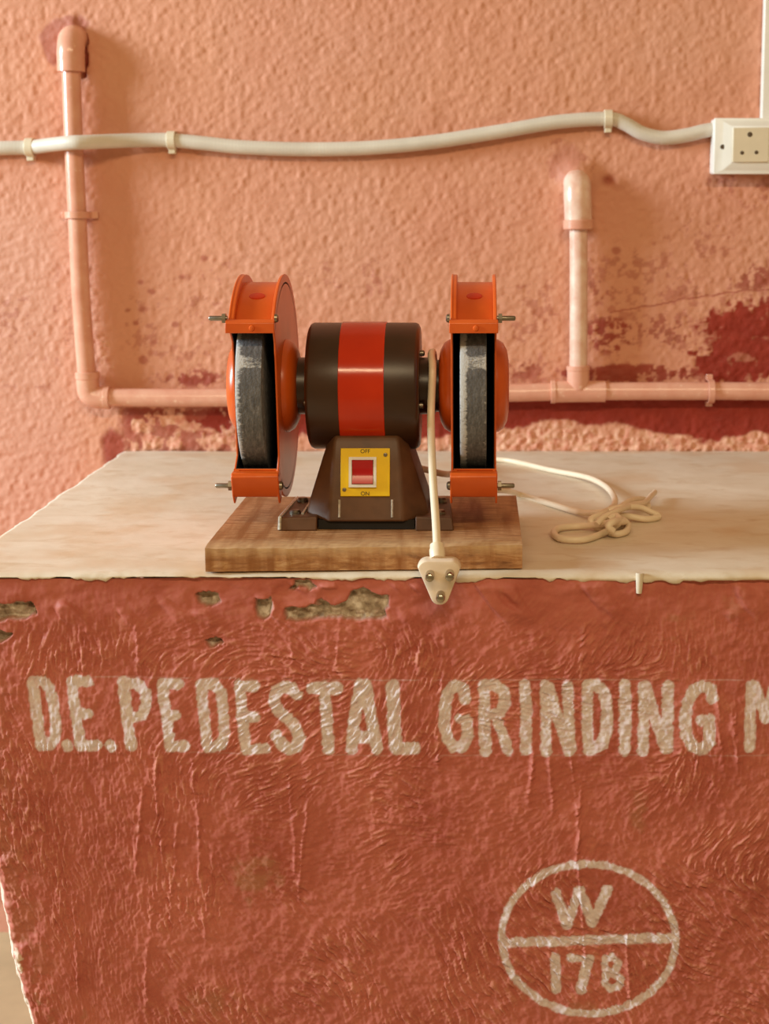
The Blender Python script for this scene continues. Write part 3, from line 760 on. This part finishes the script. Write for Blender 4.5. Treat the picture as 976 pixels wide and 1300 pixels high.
# switch
sw = box('switch_plate', onfront(XB - .0008, .0435, .0008), (.0440, .0022, .0430), M_YELLOW, G, rotp, .0006)
def sw_frame():
    bm = bmesh.new()
    w, h, tk = .0245, .0270, .0026
    c0 = onfront(XB - .0030, .0440, .0030)
    for dx, dz, sx, sz in ((-w / 2 + tk / 2, 0, tk, h), (w / 2 - tk / 2, 0, tk, h), (0, h / 2 - tk / 2, w - 2 * tk, tk), (0, -h / 2 + tk / 2, w - 2 * tk, tk)):
        bm_box(bm, c0 + rotp @ Vector((dx, 0, dz)), (sx, .0032, sz), rotp)
    return from_bm('rocker_frame', bm, M_WHITE, sw)
sw_frame()
c0 = onfront(XB - .0030, .0440, .0028)
bm = bmesh.new()
prof = [(-.0030, -.0105), (-.0030, -.0105), (-.0012, -.004), (-.0006, 0), (-.0018, .004), (-.0046, .0105), (.002, .0105), (.002, -.0105)]
A = [bm.verts.new(c0 + rotp @ Vector((-.0092, y, z))) for y, z in prof[1:]]; B = [bm.verts.new(c0 + rotp @ Vector((.0092, y, z))) for y, z in prof[1:]]
for i in range(len(A)): bm.faces.new((A[i], A[(i + 1) % len(A)], B[(i + 1) % len(A)], B[i]))
bm.faces.new(A); bm.faces.new(list(reversed(B)))
from_bm('rocker', bm, M_SWRED, sw, True)
def text(body_, pos, size, mat, parent, name='lettering'):
    cu = bpy.data.curves.new(name, 'FONT'); cu.body = body_; cu.size = size; cu.align_x = 'CENTER'; cu.align_y = 'CENTER'; cu.extrude = .0001
    to = bpy.data.objects.new('tmp', cu); C.objects.link(to)
    dg = bpy.context.evaluated_depsgraph_get(); me_ = bpy.data.meshes.new_from_object(to.evaluated_get(dg))
    bpy.data.objects.remove(to, do_unlink=True)
    me_.transform(Matrix.Translation(pos) @ Matrix.Rotation(math.pi / 2 - tilt, 4, 'X'))
    return link(name, me_, mat, parent, False)
text('OFF', onfront(XB - .0008, .0620, .0021), .0050, M_INK, sw)
text('ON', onfront(XB - .0008, .0250, .0021), .0050, M_INK, sw)
for dx, dz in ((.0180, .0590), (-.0185, .0285)):
    p = onfront(XB - .0008 + dx, dz, .0019)
    bm = bmesh.new(); lathe(bm, [(0, .0019), (-.0008, .0017), (-.0011, .0008)], p, 'Y', 14)
    from_bm('plate_screw', bm, M_STEEL, sw)

# ------------------------------------------------------------------ power cord
cord = thing('power_cord', 'white three-pin power cord draped over grinder shaft and knotted on the bench', 'power cord', (0.1, -0.5, 0.0))
r1 = .0036
# hanging run with the plug
hang = [(-.0380, AY + .022, AZ + .022), (-.0385, AY + .008, AZ + .0300), (-.0390, AY - .013, AZ + .0285), at(549, 470, AY - .030), at(547, 530, AY - .040), at(549, 600, AY - .075), at(553, 660, AY - .110), at(555, 700, AY - .124 - .008)]
tub('hanging_cable', hang, r1, M_CORD, cord)
pc = at(557.5, 739, YF - .024)
bm = bmesh.new()
def roundtri(s, y):
    # rounded inverted triangle outline
    cs_ = [(-.0104 * s, .0112 * s, .0082), (.0104 * s, .0112 * s, .0082), (.0005 * s, -.0116 * s, .0080)]
    out = []
    angs = [(180 - 15, 90), (90, 15), (-15, -165)]
    for (x, z, r), (a0, a1) in zip(cs_, angs):
        for k in range(9):
            a = math.radians(a0 + (a1 - a0) * k / 8); out.append((pc.x + x + r * s * math.cos(a), pc.y + y, pc.z + z + r * s * math.sin(a)))
    return out
loft(bm, [roundtri(.90, .017), roundtri(.98, .013), roundtri(1.0, .004), roundtri(.985, -.0015), roundtri(.94, -.0034), roundtri(.86, -.0038)])
plug = from_bm('plug', bm, M_PLUG, cord, True)
for u, v in ((546.0, 729), (571, 728), (559.5, 755)):
    p = at(u, v, pc.y - .004)
    bm = bmesh.new(); lathe(bm, [(.002, .0037), (-.0125, .0037), (-.0142, .0031), (-.0150, .0016)], p, 'Y', 20)
    from_bm('pin', bm, M_PIN, plug)
bt = at(554.5, 692, AY - .131); bt2 = Vector((pc.x - .0015, pc.y + .008, pc.z + .0180))
bm = bmesh.new(); tube(bm, [bt, bt.lerp(bt2, .2), bt.lerp(bt2, .4), bt.lerp(bt2, .7), bt2], lambda t: .0060 + .0007 * (1 if int(t * 10) % 2 else 0), 16)
from_bm('strain_relief', bm, M_CORD, plug)
# run on the bench
z1 = .0036
runA = [(XB + .025, -.500, .052), at(530, 595, -.465), at(572, 602, -.425), atz(604, 588, .006), atz(640, 584, z1), atz(700, 597, z1), atz(745, 606, z1 + .002), atz(768, 617, z1 + .004), atz(779, 630, z1 + .006), atz(779, 642, .010), atz(765, 652, .013),
        atz(750, 660, .010), atz(757, 669, z1), atz(772, 672, z1), atz(795, 668, z1)]
tub('bench_cable', runA, .0033, M_CORD, cord)
runB = [(-.0380, AY + .022, AZ + .022), (-.0375, AY + .062, AZ + .004), (-.034, AY + .100, AZ - .002), (-.010, AY + .119, .110), (.004, AY + .118, .045), (.016, AY + .110, .030), atz(644, 623, .020), atz(660, 628, z1), atz(700, 640, z1), atz(735, 650, z1 + .001), atz(760, 651, .010), atz(785, 645, .015), atz(810, 644, .013), atz(826, 650, .008), atz(836, 656, z1), atz(820, 659, z1), atz(795, 655, .007), atz(775, 656, .012), atz(758, 662, .012)]
tub('bench_cable', runB, .0032, M_CORD, cord)
loopL = [atz(793, 662, .012), atz(778, 663, .015), atz(760, 666, .008), atz(735, 668, z1), atz(712, 670, z1), atz(703, 676, z1), atz(712, 684, z1), atz(740, 685, z1), atz(763, 678, z1), atz(778, 670, .008), atz(786, 662, .014), atz(782, 655, .017), atz(772, 660, .014)]
tub('cable_loop', loopL, .0033, M_CORD, cord)
loopR = [atz(757, 666, .011), atz(766, 657, .016), atz(785, 648, .018), atz(803, 641, .014), atz(818, 638, .010), atz(826, 630, .008), atz(831, 625, .007)]
tub('cable_loop', loopR, .0030, M_CORD, cord)
loopK = [atz(770, 675, z1), atz(782, 678, z1), atz(794, 675, z1), atz(797, 667, .006), atz(790, 660, .013), atz(779, 662, .018), atz(772, 668, .015), atz(778, 674, .010)]
tub('cable_knot', loopK, .0033, M_CORD, cord)
tub('cable_loop', [atz(780, 650, .014), atz(798, 637, .014), atz(810, 634, .011), atz(820, 636, .006), atz(822, 643, z1)], .0034, M_CORD, cord)

# ------------------------------------------------------------------ water pipe
pipe = thing('water_pipe', 'salmon-painted water pipe with elbows and tee fixed along the wall', 'pipe', (-0.1, -0.016, 0.08))
YP = -0.0190
def P(u, v, y=YP): return at(u, v, y)
rp_ = .0115
tub('pipe_length', [P(90, 85), P(93.5, 180), P(98, 275), P(103, 380), P(111, 488)], rp_, M_PIPE, pipe, n=20)
tub('pipe_length', [P(118, 504.5), P(280, 505), P(450, 502.5), P(640, 499), P(735, 497), P(900, 496.5), P(1010, 497)], rp_, M_PIPE, pipe, n=20)
tub('pipe_length', [P(734, 270), P(734.5, 350), P(734, 490)], .0113, M_PIPE2, pipe, n=20)
def elbow(name, pts, r, collars):
    tub(name, pts, r, M_PIPE, pipe, n=24)
def ring_at(name, a, b, r, parent=None):
    bm = bmesh.new(); tube(bm, [a, a.lerp(b, .08), a.lerp(b, .92), b], lambda t: r if .02 < t < .98 else r * .96, 24)
    return from_bm(name, bm, M_PIPE, parent or pipe)
# upper left elbow that turns into the wall
e = P(89.5, 60)
tub('elbow_fitting', [P(90.5, 91), P(90, 78), P(89.7, 66), e + Vector((0, .006, .008)), e + Vector((0, .018, .0125)), e + Vector((0, .034, .0125))], .0168, M_PIPE, pipe, n=24)
# lower left elbow
tub('elbow_fitting', [P(111, 474), P(111.5, 488), P(114, 500), P(124, 504.5), P(137, 504.7)], .0142, M_PIPE, pipe, n=24)
ring_at('elbow_collar', P(110.8, 472), P(111.3, 481), .0152); ring_at('elbow_collar', P(133, 504.6), P(140, 504.7), .0150)
# upper right elbow
e = P(733, 248)
tub('elbow_fitting', [P(734, 285), P(733.6, 265), P(733, 252), e + Vector((0, .004, .010)), e + Vector((0, .016, .017)), e + Vector((0, .034, .018))], .0172, M_PIPE2, pipe, n=24)
ring_at('elbow_collar', P(734, 279), P(734, 291), .0190)
# tee
tub('tee_fitting', [P(700, 497.5), P(735, 497), P(768, 496.8)], .0138, M_PIPE, pipe, n=24)
tub('tee_branch', [P(734, 466), P(734, 478), P(734.2, 494)], .0142, M_PIPE, pipe, n=24)
ring_at('tee_collar', P(699, 497.5), P(705, 497.4), .0148); ring_at('tee_collar', P(733.9, 464), P(734, 470), .0150)
# strap clips
def strap(u, v, horizontal):
    c = P(u, v); bm = bmesh.new(); pts = []
    for i in range(13):
        a = math.pi * i / 12
        d = (-math.cos(a) * .0132, -math.sin(a) * .0132)
        pts.append((d[0], d[1]))
    pts = [(-.0132, .016)] + pts + [(.0132, .016)]
    w = .0042
    outer_ = [bm.verts.new((0, 0, 0)) for _ in range(0)]
    vs = []
    for (t_, y_) in pts:
        s_ = 1.14
        row = []
        for k, f in ((-w, 1), (w, 1), (w, s_), (-w, s_)):
            tt, yy = t_ * f, (y_ * f if y_ < 0 else y_)
            row.append(bm.verts.new(c + (Vector((tt, yy, k)) if horizontal else Vector((k, yy, tt)))))
        vs.append(row)
    for A, B in zip(vs[:-1], vs[1:]):
        for k in range(4): bm.faces.new((A[k], A[(k + 1) % 4], B[(k + 1) % 4], B[k]))
    bm.faces.new(vs[0]); bm.faces.new(vs[-1])
    for s_ in (-1, 1):     # ears with nail
        off = Vector((s_ * .0185, .0130, 0)) if horizontal else Vector((0, .0130, s_ * .0170))
        bm_box(bm, c + off, (.0085, .004, .0085) if horizontal else (.0085, .004, .0070))
    st = from_bm('pipe_strap', bm, M_PIPE, pipe, True, .0006)
    return st
strap(98, 273, True); strap(902, 497, False)

# ------------------------------------------------------------------ conduit and socket
con = thing('conduit', 'white flexible electrical conduit sagging across the salmon wall into socket', 'conduit', (-0.1, -0.012, 0.38))
cpts = [(-60, 190, 0), (0, 188, 0), (38, 187, 0), (62, 184, .014), (90, 181, .0305), (108, 180.5, .0295), (145, 179, .013), (180, 178, .003), (218, 178, 0), (260, 182, 0), (310, 187, 0), (390, 189.5, 0), (470, 187.5, 0), (550, 180, 0), (640, 166, 0), (710, 154.5, 0), (772, 151, 0), (793, 157, 0), (815, 169, 0), (842, 175, 0), (872, 171.5, 0), (895, 166, 0), (918, 163, 0)]
tub('conduit_tube', [at(u, v, -.0105 - d) for u, v, d in cpts], .0088, M_CONDUIT, con, k=8, n=18)
for u, v in ((38, 187), (218, 178), (772, 151)):
    c = at(u, v, -.0105); bm = bmesh.new(); vs = []
    pts = [(-.0092, .010)] + [(-math.cos(math.pi * i / 12) * .0092, -math.sin(math.pi * i / 12) * .0092) for i in range(13)] + [(.0092, .010)]
    for (t_, y_) in pts:
        row = []
        for k, f in ((-.0052, 1), (.0052, 1), (.0052, 1.24), (-.0052, 1.24)):
            row.append(bm.verts.new(c + Vector((k, y_ * f if y_ < 0 else y_, t_ * f))))
        vs.append(row)
    for A, B in zip(vs[:-1], vs[1:]):
        for k in range(4): bm.faces.new((A[k], A[(k + 1) % 4], B[(k + 1) % 4], B[k]))
    bm.faces.new(vs[0]); bm.faces.new(vs[-1])
    bm_box(bm, c + Vector((0, .004, -.0135)), (.0085, .012, .006))
    from_bm('conduit_clip', bm, M_CREAMP, con, True, .0008)

sx0 = at(901, 180, 0).x; zt_, zb_ = at(910, 150, -.03).z, at(910, 221, -.03).z
zc = (zt_ + zb_) / 2; hh = (zt_ - zb_) / 2; wx = .145
sock = thing('socket_box', 'white surface-mounted socket outlet box on the wall at conduit end', 'socket', (sx0 + wx / 2, 0, zb_))
def rect(x0, x1, z0, z1, y): return [(x0, y, z0), (x1, y, z0), (x1, y, z1), (x0, y, z1)]
x0, x1, z0, z1_ = sx0, sx0 + wx, zc - hh, zc + hh
bm = bmesh.new()
loft(bm, [rect(x0, x1, z0, z1_, -.001), rect(x0 + .0005, x1 - .0005, z0 + .0005, z1_ - .0005, -.026)])
from_bm('back_box', bm, M_WHITE, sock, True, .003)
bm = bmesh.new()
loft(bm, [rect(x0, x1, z0, z1_, -.0262), rect(x0, x1, z0, z1_, -.0325), rect(x0 + .011, x1 - .011, z0 + .0045, z1_ - .0045, -.0345), rect(x0 + .020, x1 - .020, z0 + .0125, z1_ - .0100, -.0400)])
face = from_bm('face_frame', bm, M_WHITE, sock, True, .0010)
ix0 = x0 + .0215; iw = .0440
mod = box('socket_module', (ix0 + iw / 2, -.0405, zc + .0010), (iw, .004, 2 * hh - .026), M_CREAMP, sock, None, .0008)
box('switch_module', (ix0 + iw * 1.55 + .001, -.0410, zc + .0010), (iw, .005, 2 * hh - .026), M_WHITE, sock, None, .0010)
fx, fz = ix0 + iw / 2 - .0015, zc + .0010
for dx, dz, rr in ((-.000, .0125, .0034), (-.0090, -.0095, .0026), (.0085, -.0090, .0026)):
    bm = bmesh.new(); lathe(bm, [(-.0424, rr), (-.0427, rr * .8)], (fx + dx, 0, fz + dz), 'Y', 18)
    from_bm('socket_hole', bm, M_HOLE, mod)
bm = bmesh.new(); lathe(bm, [(-.0340, .0030), (-.0352, .0028), (-.0354, .0010)], (x0 + .0105, 0, zc - .001), 'Y', 16)
from_bm('cover_screw', bm, M_HOLE, face)
tx = at(968.5, 80, -.014).x
bm = bmesh.new(); zz0, zz1 = z1_ - .002, z1_ + .60
bm_box(bm, Vector((tx + .0125, -.0075, (zz0 + zz1) / 2)), (.025, .014, zz1 - zz0))
trk = from_bm('cable_trunking', bm, M_WHITE, None, True, .0015)
tag(trk, 'white plastic cable trunking rising vertically above the socket box', 'trunking')
